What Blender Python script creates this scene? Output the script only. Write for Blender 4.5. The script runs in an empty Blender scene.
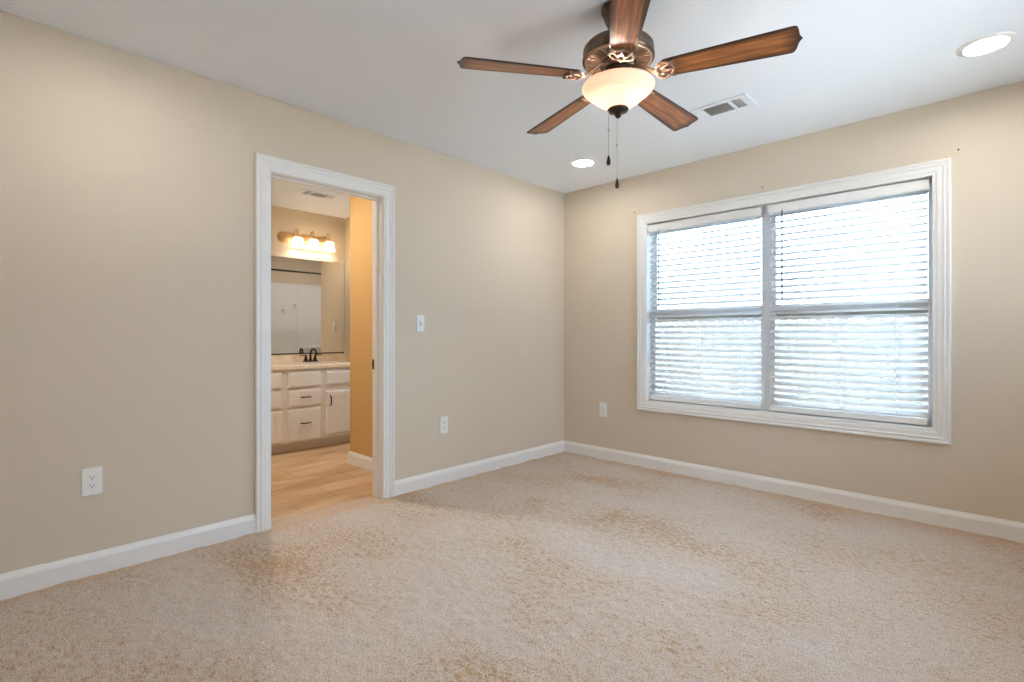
import bpy, bmesh, math, random
import numpy as np
from mathutils import Vector, Matrix
random.seed(4)
sc = bpy.context.scene
C = sc.collection
PI = math.pi

# ------------------------------------------------------------ camera
cam_d = bpy.data.cameras.new('camera')
cam_d.sensor_fit = 'HORIZONTAL'; cam_d.sensor_width = 36.0
cam_d.lens = 508.785 / 1024 * 36.0
cam_d.shift_y = -(341 - 336.12) / 1024
cam_d.clip_start = 0.02
cam = bpy.data.objects.new('camera', cam_d); C.objects.link(cam)
cam.location = (2.9933, -3.8144, 1.0896)
cam.rotation_euler = (PI / 2, 0, math.radians(43.957))
sc.camera = cam

# ------------------------------------------------------------ sky, exposure
XR_OUT = 4.18
SKY = 10.0
CAN = 98.0        # radiance of the recessed downlight lenses
FAN_BULB = 620.0    # radiance of the bulbs in the fan bowl
VANITY_BULB = 65.0
world = bpy.data.worlds.new('overcast_sky'); sc.world = world
world.use_nodes = True
wn = world.node_tree.nodes; wl = world.node_tree.links
bg = wn['Background']
bg.inputs['Color'].default_value = (0.52, 0.73, 1.0, 1)
bg.inputs['Strength'].default_value = SKY
sc.view_settings.view_transform = 'Standard'
sc.view_settings.look = 'None'
sc.view_settings.exposure = 0.06
sc.view_settings.gamma = 1.0
sc.view_settings.use_curve_mapping = False
sc.cycles.max_bounces = 14
sc.cycles.diffuse_bounces = 8
sc.cycles.glossy_bounces = 5
sc.cycles.transmission_bounces = 8
sc.cycles.transparent_max_bounces = 12
sc.cycles.sample_clamp_indirect = 40.0
sc.cycles.caustics_reflective = False
sc.cycles.caustics_refractive = False
# high sun over the back yard: the pale patio outside the windows throws it up to the ceiling
sd = bpy.data.lights.new('sun', 'SUN'); sd.energy = 84.0; sd.angle = 0.02; sd.color = (1.0, 0.97, 0.93)
so = bpy.data.objects.new('sun', sd); C.objects.link(so)
so.rotation_euler = Vector((0.10, -0.40, -0.91)).to_track_quat('-Z', 'Y').to_euler(); so.location = (-2, 8, 18)
# daylight enters by the bedroom window: sampling portal on the opening
pd = bpy.data.lights.new('window_portal', 'AREA'); pd.shape = 'RECTANGLE'
pd.size = 1.83; pd.size_y = 1.46; pd.cycles.is_portal = True
po = bpy.data.objects.new('window_portal', pd); C.objects.link(po)
po.location = (1.785, 0.145, 1.287); po.rotation_euler = (-PI / 2, 0, 0)
pd2 = pd.copy(); pd2.size = 1.15; pd2.size_y = 1.60  # portal on the added side window
po2 = bpy.data.objects.new('window_portal', pd2); C.objects.link(po2)
po2.location = (XR_OUT, -1.25, 1.475); po2.rotation_euler = (0, PI / 2, 0)

# ------------------------------------------------------------ materials
def mat(name, col, rough=0.5, metal=0.0, spec=0.5):
    m = bpy.data.materials.new(name); m.use_nodes = True
    b = m.node_tree.nodes['Principled BSDF']
    b.inputs['Base Color'].default_value = (*col, 1)
    b.inputs['Roughness'].default_value = rough
    b.inputs['Metallic'].default_value = metal
    b.inputs['Specular IOR Level'].default_value = spec
    return m

def nodes(m):
    return m.node_tree.nodes, m.node_tree.links, m.node_tree.nodes['Principled BSDF']

def add_bump(m, scale, strength, dist=0.002, detail=3.0, coord='Object'):
    n, l, b = nodes(m)
    tc = n.new('ShaderNodeTexCoord'); nz = n.new('ShaderNodeTexNoise')
    nz.inputs['Scale'].default_value = scale; nz.inputs['Detail'].default_value = detail
    bp = n.new('ShaderNodeBump'); bp.inputs['Strength'].default_value = strength
    bp.inputs['Distance'].default_value = dist
    l.new(tc.outputs[coord], nz.inputs['Vector']); l.new(nz.outputs['Fac'], bp.inputs['Height'])
    l.new(bp.outputs['Normal'], b.inputs['Normal'])
    return nz

def ramp(n, stops):
    r = n.new('ShaderNodeValToRGB')
    while len(r.color_ramp.elements) < len(stops): r.color_ramp.elements.new(0.5)
    for e, (p, c) in zip(r.color_ramp.elements, stops):
        e.position = p; e.color = (*c, 1) if len(c) == 3 else c
    return r

def emit(name, col, strength):
    m = bpy.data.materials.new(name); m.use_nodes = True
    n, l, b = nodes(m); n.remove(b)
    e = n.new('ShaderNodeEmission'); e.inputs[0].default_value = (*col, 1); e.inputs[1].default_value = strength
    l.new(e.outputs[0], n['Material Output'].inputs[0])
    return m

M = {}
M['wall'] = mat('beige_wall_paint', (0.675, 0.585, 0.475), 0.75, spec=0.3); add_bump(M['wall'], 55, 0.10, 0.003)
M['bath_wall'] = mat('tan_bathroom_paint', (0.68, 0.585, 0.45), 0.75, spec=0.3); add_bump(M['bath_wall'], 55, 0.10, 0.003)
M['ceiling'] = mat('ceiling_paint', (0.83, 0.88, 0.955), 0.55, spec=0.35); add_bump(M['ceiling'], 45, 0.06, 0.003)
M['trim'] = mat('white_semigloss_trim', (0.82, 0.81, 0.795), 0.35)
M['plastic'] = mat('white_plastic', (0.84, 0.84, 0.83), 0.35)
M['dark'] = mat('dark_slot', (0.02, 0.018, 0.016), 0.6)
M['vinyl'] = mat('white_vinyl_frame', (0.80, 0.82, 0.84), 0.4)
M['blind'] = mat('white_blind_slat', (0.80, 0.82, 0.84), 0.45)
M['cord'] = mat('white_cord', (0.85, 0.86, 0.88), 0.6)
M['wand'] = mat('clear_grey_wand', (0.22, 0.25, 0.28), 0.25)
M['hook'] = mat('grey_hook_plastic', (0.52, 0.53, 0.54), 0.4)
M['bronze'] = mat('oil_rubbed_bronze', (0.030, 0.020, 0.016), 0.38, 0.6)
M['cabinet'] = mat('cream_cabinet_paint', (0.73, 0.69, 0.63), 0.4)
M['acrylic'] = mat('white_acrylic', (0.80, 0.82, 0.84), 0.25)
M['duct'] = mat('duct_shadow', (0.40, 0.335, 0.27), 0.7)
M['steel'] = mat('brushed_nickel', (0.55, 0.53, 0.5), 0.35, 0.9)

# antique bronze of the fan: brown metal with worn copper highlights
m = M['fan_bronze'] = mat('antique_bronze', (0.2, 0.12, 0.08), 0.36, 0.75)
n, l, b = nodes(m)
tc = n.new('ShaderNodeTexCoord'); nz = n.new('ShaderNodeTexNoise'); nz.inputs['Scale'].default_value = 18
r = ramp(n, [(0.35, (0.085, 0.056, 0.040)), (0.7, (0.20, 0.138, 0.10))])
l.new(tc.outputs['Object'], nz.inputs['Vector']); l.new(nz.outputs['Fac'], r.inputs['Fac']); l.new(r.outputs['Color'], b.inputs['Base Color'])
M['fan_copper'] = mat('worn_copper_highlight', (0.50, 0.36, 0.26), 0.34, 0.7)
M['iron'] = mat('aged_copper_iron', (0.27, 0.175, 0.12), 0.6, 0.35)
M['brass'] = mat('antique_brass', (0.60, 0.38, 0.18), 0.34, 0.8)
M['fan_dark'] = mat('dark_bronze', (0.045, 0.028, 0.02), 0.4, 0.5)

# carved wood blade: walnut grain along the blade, burnished dark edge
m = M['blade'] = mat('walnut_blade', (0.3, 0.14, 0.06), 0.32)
n, l, b = nodes(m)
tc = n.new('ShaderNodeTexCoord'); sx = n.new('ShaderNodeSeparateXYZ'); l.new(tc.outputs['Object'], sx.inputs[0])
mp = n.new('ShaderNodeMapping'); mp.inputs['Scale'].default_value = (3.0, 46.0, 20.0)
l.new(tc.outputs['Object'], mp.inputs['Vector'])
g = n.new('ShaderNodeTexNoise'); g.inputs['Scale'].default_value = 1.6; g.inputs['Detail'].default_value = 6; g.inputs['Distortion'].default_value = 0.6
l.new(mp.outputs[0], g.inputs['Vector'])
gr = ramp(n, [(0.30, (0.16, 0.050, 0.018)), (0.52, (0.37, 0.132, 0.040)), (0.72, (0.55, 0.23, 0.074))])
l.new(g.outputs['Fac'], gr.inputs['Fac'])
ab = n.new('ShaderNodeMath'); ab.operation = 'ABSOLUTE'; l.new(sx.outputs['Y'], ab.inputs[0])
mr = n.new('ShaderNodeMapRange'); mr.inputs['From Min'].default_value = 0.62; mr.inputs['From Max'].default_value = 0.96
hwx = n.new('ShaderNodeMath'); hwx.operation = 'MULTIPLY_ADD'; hwx.inputs[1].default_value = 0.043; hwx.inputs[2].default_value = 0.0398
l.new(sx.outputs['X'], hwx.inputs[0])
rat = n.new('ShaderNodeMath'); rat.operation = 'DIVIDE'; l.new(ab.outputs[0], rat.inputs[0]); l.new(hwx.outputs[0], rat.inputs[1])
l.new(rat.outputs[0], mr.inputs['Value'])
mt = n.new('ShaderNodeMapRange'); mt.inputs['From Min'].default_value = 0.595; mt.inputs['From Max'].default_value = 0.652
l.new(sx.outputs['X'], mt.inputs['Value'])
mx = n.new('ShaderNodeMath'); mx.operation = 'MAXIMUM'; l.new(mr.outputs[0], mx.inputs[0]); l.new(mt.outputs[0], mx.inputs[1])
mix = n.new('ShaderNodeMix'); mix.data_type = 'RGBA'
mm = n.new('ShaderNodeMath'); mm.operation = 'MULTIPLY'; mm.inputs[1].default_value = 1.0; l.new(mx.outputs[0], mm.inputs[0])
l.new(mm.outputs[0], mix.inputs['Factor']); l.new(gr.outputs['Color'], mix.inputs['A']); mix.inputs['B'].default_value = (0.035, 0.014, 0.008, 1)
l.new(mix.outputs['Result'], b.inputs['Base Color'])
b.inputs['Coat Weight'].default_value = 0.08; b.inputs['Coat Roughness'].default_value = 0.3; b.inputs['Roughness'].default_value = 0.36; b.inputs['Specular IOR Level'].default_value = 0.42

# frosted glass of lamp shades
def frosted(name, col, trans, tcol=None):
    m = bpy.data.materials.new(name); m.use_nodes = True
    n, l, b = nodes(m)
    b.inputs['Base Color'].default_value = (*col, 1); b.inputs['Roughness'].default_value = 0.3
    t = n.new('ShaderNodeBsdfTranslucent'); t.inputs[0].default_value = (*(tcol or col), 1)
    ms = n.new('ShaderNodeMixShader'); ms.inputs[0].default_value = trans
    l.new(b.outputs[0], ms.inputs[1]); l.new(t.outputs[0], ms.inputs[2]); l.new(ms.outputs[0], n['Material Output'].inputs[0])
    return m
M['bowl'] = frosted('frosted_bowl_glass', (0.90, 0.80, 0.70), 0.5, (0.41, 0.335, 0.295))
M['shade'] = frosted('frosted_bell_glass', (0.95, 0.90, 0.82), 0.6)
M['can'] = emit('downlight_lens', (1.0, 0.96, 0.89), CAN)
M['tub_fill_can'] = emit('added_tub_lens', (1.0, 0.95, 0.90), 190.0)  # lens of the light added over the tub corner
M['bath_fill_can'] = emit('added_bath_lens', (1.0, 0.93, 0.83), 325.0)  # lens of the light added inside the bathroom
M['fan_bulb'] = emit('warm_bulb', (1.0, 0.86, 0.75), FAN_BULB)
M['van_bulb'] = emit('warm_vanity_bulb', (1.0, 0.91, 0.79), VANITY_BULB)

# window glass: clear pane with a faint reflection
m = M['glass'] = bpy.data.materials.new('clear_window_glass'); m.use_nodes = True
n, l, b = nodes(m); n.remove(b)
tr = n.new('ShaderNodeBsdfTransparent'); tr.inputs[0].default_value = (0.93, 0.96, 0.95, 1)
gl = n.new('ShaderNodeBsdfGlossy'); gl.inputs['Roughness'].default_value = 0.02
fr = n.new('ShaderNodeFresnel'); fr.inputs[0].default_value = 1.45
ms = n.new('ShaderNodeMixShader'); l.new(fr.outputs[0], ms.inputs[0]); l.new(tr.outputs[0], ms.inputs[1]); l.new(gl.outputs[0], ms.inputs[2])
l.new(ms.outputs[0], n['Material Output'].inputs[0])
M['mirror'] = mat('mirror_silver', (0.88, 0.90, 0.89), 0.01, 1.0)

# carpet: cut pile, pinkish beige with tawny brush marks
m = M['carpet'] = mat('beige_cut_pile_carpet', (0.6, 0.5, 0.42), 0.95, spec=0.1)
n, l, b = nodes(m)
tc = n.new('ShaderNodeTexCoord')
def noise(scale, detail, mapping=None, dist=0.0):
    t = n.new('ShaderNodeTexNoise'); t.inputs['Scale'].default_value = scale
    t.inputs['Detail'].default_value = detail; t.inputs['Distortion'].default_value = dist
    if mapping:
        mp = n.new('ShaderNodeMapping'); mp.inputs['Rotation'].default_value = mapping[0]; mp.inputs['Scale'].default_value = mapping[1]
        l.new(tc.outputs['Object'], mp.inputs['Vector']); l.new(mp.outputs[0], t.inputs['Vector'])
    else: l.new(tc.outputs['Object'], t.inputs['Vector'])
    return t
patch = noise(1.25, 3.0, ((0, 0, 0.7), (1, 1.5, 1)), 0.3)
fleck = noise(30, 8.0, ((0, 0, 0.78), (1, 2.0, 1)), 0.5)
fleck.inputs['Roughness'].default_value = 0.72
sm = n.new('ShaderNodeMath'); sm.operation = 'MULTIPLY_ADD'; sm.inputs[1].default_value = 0.6
l.new(patch.outputs['Fac'], sm.inputs[0]); l.new(fleck.outputs['Fac'], sm.inputs[2])
pr = ramp(n, [(0.70, (0.655, 0.570, 0.510)), (0.86, (0.640, 0.545, 0.470)), (1.00, (0.61, 0.475, 0.365)), (1.20, (0.52, 0.36, 0.23))])
hf = n.new('ShaderNodeMath'); hf.operation = 'MULTIPLY'; hf.inputs[1].default_value = 1.0
l.new(sm.outputs[0], hf.inputs[0])
mrc = n.new('ShaderNodeMapRange'); mrc.inputs['From Max'].default_value = 1.25; l.new(hf.outputs[0], mrc.inputs['Value'])
for e in pr.color_ramp.elements: e.position = e.position / 1.25
l.new(mrc.outputs[0], pr.inputs['Fac'])
m1 = pr
for e in pr.color_ramp.elements: e.position -= 0.075
tuft = noise(210, 2.0); tr_ = ramp(n, [(0.32, (0.62, 0.62, 0.62)), (0.6, (1.06, 1.06, 1.06))]); l.new(tuft.outputs['Fac'], tr_.inputs['Fac'])
m2 = n.new('ShaderNodeMix'); m2.data_type = 'RGBA'; m2.blend_type = 'MULTIPLY'; m2.inputs['Factor'].default_value = 1.0
l.new(m1.outputs['Color'], m2.inputs['A']); l.new(tr_.outputs['Color'], m2.inputs['B'])
dash = noise(75, 4.0, ((0, 0, 0.78), (1, 1.5, 1)), 0.2)
dr_ = ramp(n, [(0.60, (1, 1, 1)), (0.72, (0.66, 0.54, 0.43))]); l.new(dash.outputs['Fac'], dr_.inputs['Fac'])
m3 = n.new('ShaderNodeMix'); m3.data_type = 'RGBA'; m3.blend_type = 'MULTIPLY'; m3.inputs['Factor'].default_value = 0.8
l.new(m2.outputs['Result'], m3.inputs['A']); l.new(dr_.outputs['Color'], m3.inputs['B'])
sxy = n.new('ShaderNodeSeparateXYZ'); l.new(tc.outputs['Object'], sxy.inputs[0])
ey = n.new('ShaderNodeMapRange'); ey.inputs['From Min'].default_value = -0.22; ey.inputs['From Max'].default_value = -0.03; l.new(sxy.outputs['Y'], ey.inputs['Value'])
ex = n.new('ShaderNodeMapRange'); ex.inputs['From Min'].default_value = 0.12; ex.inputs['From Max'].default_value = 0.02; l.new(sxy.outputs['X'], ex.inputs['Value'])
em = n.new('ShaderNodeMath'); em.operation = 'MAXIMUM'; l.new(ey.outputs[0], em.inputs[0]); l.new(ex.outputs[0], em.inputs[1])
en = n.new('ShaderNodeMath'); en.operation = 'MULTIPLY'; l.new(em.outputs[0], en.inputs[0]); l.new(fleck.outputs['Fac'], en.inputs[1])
m4 = n.new('ShaderNodeMix'); m4.data_type = 'RGBA'; m4.inputs['B'].default_value = (0.56, 0.36, 0.21, 1)  # orange tint toward both walls, corner halo put into the carpet colour
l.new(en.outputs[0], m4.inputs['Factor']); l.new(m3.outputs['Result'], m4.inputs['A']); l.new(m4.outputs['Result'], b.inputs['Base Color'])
bp = n.new('ShaderNodeBump'); bp.inputs['Strength'].default_value = 0.6; bp.inputs['Distance'].default_value = 0.006
l.new(tuft.outputs['Fac'], bp.inputs['Height']); l.new(bp.outputs['Normal'], b.inputs['Normal'])

# bathroom floor: warm travertine-look tile
m = M['tile'] = mat('travertine_tile', (0.6, 0.42, 0.26), 0.38)
n, l, b = nodes(m)
tc = n.new('ShaderNodeTexCoord')
st = noise(2.2, 6.0, ((0, 0, 0), (2.6, 0.7, 1)), 0.8)
sr = ramp(n, [(0.33, (0.46, 0.265, 0.115)), (0.50, (0.56, 0.36, 0.19)), (0.66, (0.64, 0.47, 0.31))]); l.new(st.outputs['Fac'], sr.inputs['Fac'])
bk = n.new('ShaderNodeTexBrick'); bk.inputs['Scale'].default_value = 1.0; bk.inputs['Brick Width'].default_value = 0.61; bk.inputs['Row Height'].default_value = 0.305
bk.inputs['Mortar Size'].default_value = 0.004; bk.inputs['Color1'].default_value = (1, 1, 1, 1); bk.inputs['Color2'].default_value = (0.9, 0.88, 0.85, 1); bk.inputs['Mortar'].default_value = (0.62, 0.55, 0.47, 1)
mpb = n.new('ShaderNodeMapping'); mpb.inputs['Rotation'].default_value = (0, 0, PI / 2)
l.new(tc.outputs['Object'], mpb.inputs['Vector']); l.new(mpb.outputs[0], bk.inputs['Vector'])
mx = n.new('ShaderNodeMix'); mx.data_type = 'RGBA'; mx.blend_type = 'MULTIPLY'; mx.inputs['Factor'].default_value = 1
l.new(sr.outputs['Color'], mx.inputs['A']); l.new(bk.outputs['Color'], mx.inputs['B']); l.new(mx.outputs['Result'], b.inputs['Base Color'])

# cultured-marble counter
m = M['counter'] = mat('cream_marble_counter', (0.75, 0.62, 0.46), 0.25)
n, l, b = nodes(m); tc = n.new('ShaderNodeTexCoord')
cv = noise(6, 6, None, 1.2); cr = ramp(n, [(0.35, (0.70, 0.54, 0.38)), (0.62, (0.80, 0.70, 0.56))])
l.new(cv.outputs['Fac'], cr.inputs['Fac']); l.new(cr.outputs['Color'], b.inputs['Base Color'])

# outdoors
m = M['fence'] = mat('weathered_cedar_fence', (0.14, 0.13, 0.12), 0.85)
n, l, b = nodes(m); tc = n.new('ShaderNodeTexCoord')
fv = noise(5, 5, ((0, 0, 0), (6, 6, 0.4))); fc = ramp(n, [(0.3, (0.06, 0.058, 0.056)), (0.7, (0.13, 0.125, 0.12))])
l.new(fv.outputs['Fac'], fc.inputs['Fac']); l.new(fc.outputs['Color'], b.inputs['Base Color'])
m = M['ground'] = mat('pale_concrete_patio', (0.54, 0.55, 0.56), 0.95)

# ------------------------------------------------------------ mesh helpers
def box(bm, x0, x1, y0, y1, z0, z1, bev=0.0, seg=2):
    x0, x1 = sorted((x0, x1)); y0, y1 = sorted((y0, y1)); z0, z1 = sorted((z0, z1))
    t = bmesh.new()
    bmesh.ops.create_cube(t, size=1.0)
    for v in t.verts:
        v.co = Vector(((x0 + x1) / 2 + v.co.x * (x1 - x0), (y0 + y1) / 2 + v.co.y * (y1 - y0), (z0 + z1) / 2 + v.co.z * (z1 - z0)))
    if bev > 0:
        bmesh.ops.bevel(t, geom=list(t.edges), offset=bev, segments=seg, affect='EDGES', profile=0.5)
    merge(bm, t)
    return bm

def merge(bm, t):
    t.verts.index_update()
    vs = [bm.verts.new(v.co) for v in t.verts]
    for f in t.faces:
        try:
            nf = bm.faces.new([vs[v.index] for v in f.verts]); nf.smooth = f.smooth
        except ValueError: pass
    t.free()

def lathe(bm, prof, segs=48, c=(0, 0, 0), axis='z', caps=True):
    rings = []
    def place(r, z, a):
        p = (r * math.cos(a), r * math.sin(a), z)
        if axis == 'x': p = (p[2], p[0], p[1])
        if axis == 'y': p = (p[1], p[2], p[0])
        return (p[0] + c[0], p[1] + c[1], p[2] + c[2])
    for r, z in prof:
        if r < 1e-6: rings.append([bm.verts.new(place(0, z, 0))])
        else: rings.append([bm.verts.new(place(r, z, 2 * PI * k / segs)) for k in range(segs)])
    for a, b_ in zip(rings, rings[1:]):
        for k in range(segs):
            k2 = (k + 1) % segs
            if len(a) == 1 and len(b_) == 1: continue
            if len(a) == 1: f = bm.faces.new((a[0], b_[k], b_[k2]))
            elif len(b_) == 1: f = bm.faces.new((a[k], b_[0], a[k2]))
            else: f = bm.faces.new((a[k], b_[k], b_[k2], a[k2]))
            f.smooth = True
    if caps:
        for rg in (rings[0], rings[-1]):
            if len(rg) > 1: bm.faces.new(rg)
    return bm

def tube(bm, pts, rad, segs=10, closed=False):
    pts = [Vector(p) for p in pts]; N = len(pts)
    rads = rad if isinstance(rad, (list, tuple)) else [rad] * N
    rings = []; up = None
    for i, p in enumerate(pts):
        a = pts[(i - 1) % N] if (closed or i > 0) else p
        b_ = pts[(i + 1) % N] if (closed or i < N - 1) else p
        t = (b_ - a).normalized()
        if up is None:
            up = Vector((0, 0, 1)) if abs(t.z) < 0.9 else Vector((1, 0, 0))
        s = t.cross(up)
        if s.length < 1e-4: s = t.orthogonal()
        s.normalize(); u = s.cross(t).normalized(); up = u
        rings.append([bm.verts.new(p + rads[i] * (math.cos(2 * PI * k / segs) * s + math.sin(2 * PI * k / segs) * u)) for k in range(segs)])
    pairs = list(zip(rings, rings[1:])) + ([(rings[-1], rings[0])] if closed else [])
    for a, b_ in pairs:
        for k in range(segs):
            f = bm.faces.new((a[k], a[(k + 1) % segs], b_[(k + 1) % segs], b_[k])); f.smooth = True
    if not closed:
        bm.faces.new(rings[0][::-1]); bm.faces.new(rings[-1])
    return bm

def prism(bm, outline, z0, z1, xf=None):
    xf = xf or (lambda p: p)
    a = [bm.verts.new(xf((x, y, z0))) for x, y in outline]
    b_ = [bm.verts.new(xf((x, y, z1))) for x, y in outline]
    N = len(outline)
    bm.faces.new(a[::-1]); bm.faces.new(b_)
    for i in range(N): bm.faces.new((a[i], a[(i + 1) % N], b_[(i + 1) % N], b_[i]))
    return bm

def sweep(bm, stations, prof, closed=False):
    """stations: list of (origin, wdir, ddir); prof: list of (w, d)."""
    rings = [[bm.verts.new(Vector(o) + Vector(wd) * w + Vector(dd) * d) for w, d in prof] for o, wd, dd in stations]
    N = len(prof)
    pairs = list(zip(rings, rings[1:])) + ([(rings[-1], rings[0])] if closed else [])
    for a, b_ in pairs:
        for i in range(N): bm.faces.new((a[i], a[(i + 1) % N], b_[(i + 1) % N], b_[i]))
    if not closed:
        bm.faces.new(rings[0][::-1]); bm.faces.new(rings[-1])
    return bm

def obj(name, bm, material, parent=None, smooth=False, loc=None, rot=None, bevel=0.0):
    bmesh.ops.recalc_face_normals(bm, faces=list(bm.faces))
    me = bpy.data.meshes.new(name); bm.to_mesh(me); bm.free()
    if smooth:
        for p in me.polygons: p.use_smooth = True
    ms_ = material if isinstance(material, (list, tuple)) else [material]
    for m_ in ms_: me.materials.append(m_)
    o = bpy.data.objects.new(name, me); C.objects.link(o)
    if parent: o.parent = parent
    if loc: o.location = loc
    if rot: o.rotation_euler = rot
    if bevel:
        bv = o.modifiers.new('edges', 'BEVEL'); bv.width = bevel; bv.segments = 2; bv.limit_method = 'ANGLE'
    return o

def tag(o, label, cat, group=None, kind=None):
    o['label'] = label; o['category'] = cat
    if group: o['group'] = group
    if kind: o['kind'] = kind
    return o

def thing(name, label, cat, loc=(0, 0, 0), rot=(0, 0, 0), group=None, kind=None):
    o = bpy.data.objects.new(name, None); C.objects.link(o)
    o.location = loc; o.rotation_euler = rot; o.empty_display_size = 0.1
    return tag(o, label, cat, group, kind)

def struct(name, bm, material, label, cat, **kw):
    return tag(obj(name, bm, material, **kw), label, cat, kind='structure')

def dup(root, loc, rot=None, label=None):
    r_ = root.copy(); C.objects.link(r_); r_.location = loc
    if rot is not None: r_.rotation_euler = rot
    if label: r_['label'] = label
    for ch in list(root.children):
        c = ch.copy(); C.objects.link(c); c.parent = r_
        for gch in list(ch.children):
            d = gch.copy(); C.objects.link(d); d.parent = c
    return r_

B = bmesh.new
H = 2.44
XR, YB = 4.05, -4.65           # far sides of the bedroom, behind the camera
T = 0.12                       # thickness of the wall between bedroom and bathroom
BX, BY0 = -2.44, -3.05         # bathroom: mirror wall and the wall on its near side
# door opening (finished) and window opening (finished)
DY0, DY1, DZ = -2.683, -1.965, 2.020
WX0, WX1, WZ0, WZ1 = 0.871, 2.700, 0.556, 2.018
J = 0.019

# ------------------------------------------------------------ room shell
bm = B()
box(bm, -T, 0, YB - .12, DY0 - J, -0.05, H)
box(bm, -T, 0, DY1 + J, 0, -0.05, H)
box(bm, -T, 0, DY0 - J, DY1 + J, DZ + J, H)
struct('wall_left', bm, M['wall'], 'beige painted wall with the open bathroom doorway', 'wall')
bm = B()
bw0, bw1, bz0, bz1 = -1.72, -.96, 1.10, 2.00     # small unseen bathroom window, added for daylight
box(bm, BX - .12, bw0, 0, .14, -0.3, H); box(bm, bw0, bw1, 0, .14, -0.3, bz0); box(bm, bw0, bw1, 0, .14, bz1, H)
box(bm, bw1, WX0 - J, 0, .14, -0.3, H); box(bm, WX1 + J, XR + .12, 0, .14, -0.3, H)
box(bm, WX0 - J, WX1 + J, 0, .14, -0.3, WZ0 - J); box(bm, WX0 - J, WX1 + J, 0, .14, WZ1 + J, H)
struct('wall_window', bm, M['wall'], 'beige painted wall around the wide blinded window', 'wall')
ry0, ry1, rz0, rz1 = -2.05, -.45, .90, 2.05     # unseen side window right of the frame, added to light the room
bm = B()
box(bm, XR, XR + .12, YB - .12, ry0, -0.05, H); box(bm, XR, XR + .12, ry1, 0, -0.05, H)
box(bm, XR, XR + .12, ry0, ry1, -0.05, rz0); box(bm, XR, XR + .12, ry0, ry1, rz1, H)
struct('wall_right', bm, M['wall'], 'beige bedroom wall with an added side window, facing the bathroom doorway', 'wall')
struct('wall_back', box(B(), 0, XR, YB - .12, YB, -0.05, H), M['wall'], 'beige bedroom wall facing the window', 'wall')
struct('ceiling', box(B(), BX - .12, XR + .12, YB - .12, .14, H, H + .1), M['ceiling'], 'smooth white ceiling', 'ceiling')

# carpet: fine height field of pile clumps
def carpet():
    nx, ny = 400, 460
    rng = np.random.default_rng(7)
    def smooth_noise(k):
        a = rng.standard_normal((ny + 1, nx + 1))
        for _ in range(k):
            a = (a + np.roll(a, 1, 0) + np.roll(a, -1, 0) + np.roll(a, 1, 1) + np.roll(a, -1, 1)) / 5
        return a / a.std()
    h = 0.0010 * smooth_noise(1) + 0.0012 * smooth_noise(6) + 0.0008 * smooth_noise(40)
    h = np.clip(h, -0.005, 0.005)
    xs = np.linspace(-0.02, XR, nx + 1); ys = np.linspace(YB, 0, ny + 1)
    X, Y = np.meshgrid(xs, ys)
    co = np.stack([X, Y, h], -1).reshape(-1, 3)
    i = np.arange(nx * ny); rr, cc = i // nx, i % nx
    a = rr * (nx + 1) + cc
    quads = np.stack([a, a + 1, a + nx + 2, a + nx + 1], -1)
    me = bpy.data.meshes.new('floor')
    me.vertices.add(len(co)); me.vertices.foreach_set('co', co.ravel())
    me.loops.add(quads.size); me.loops.foreach_set('vertex_index', quads.ravel().astype(np.int32))
    me.polygons.add(len(quads))
    me.polygons.foreach_set('loop_start', np.arange(0, quads.size, 4, dtype=np.int32))
    me.polygons.foreach_set('use_smooth', np.ones(len(quads), bool))
    me.update(); me.validate()
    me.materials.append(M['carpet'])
    o = bpy.data.objects.new('floor', me); C.objects.link(o)
    tag(o, 'beige cut pile carpet with tawny brush marks', 'floor', kind='structure')
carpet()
# strip of carpet running under the doorway to the tile
bm = B()
nxs, nys = 24, 120
rnd = random.Random(3)
grid = [[bm.verts.new((-0.115 + i * 0.105 / nxs, DY0 + (DY1 - DY0) * j / nys, -0.001 + rnd.uniform(-.0016, .0016) - (0.006 if i == 0 else 0))) for i in range(nxs + 1)] for j in range(nys + 1)]
for j in range(nys):
    for i in range(nxs):
        f = bm.faces.new((grid[j][i], grid[j][i + 1], grid[j + 1][i + 1], grid[j + 1][i])); f.smooth = True
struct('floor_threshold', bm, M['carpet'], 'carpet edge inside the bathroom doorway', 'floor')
struct('floor_bathroom', box(B(), BX, -T + .012, BY0, 0, -0.05, -0.004), M['tile'], 'tan stone-look bathroom tile floor', 'floor')

# bathroom walls
struct('wall_bathroom_rear', box(B(), BX - .12, BX, BY0 - .1, 0, -0.05, H), M['bath_wall'], 'bathroom wall behind mirror and vanity', 'wall')
struct('wall_bathroom_side', box(B(), BX, -T, BY0 - .1, BY0, -0.05, H), M['bath_wall'], 'bathroom wall hidden past the door casing', 'wall')
struct('wall_vanity_end', box(B(), BX, -1.83, -0.94, -0.84, -0.05, H), M['bath_wall'], 'short tan wall closing the end of the vanity', 'wall')
M['stub'] = mat('golden_tan_stub', (0.60, 0.375, 0.152), 0.75, spec=0.3); add_bump(M['stub'], 55, 0.10, 0.003)  # stub toned more golden than the other bathroom walls
struct('wall_stub', box(B(), -1.055, -T, -1.628, -1.50, -0.05, H), M['stub'], 'orange tan wall stub beside the bathroom doorway', 'wall')

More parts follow.
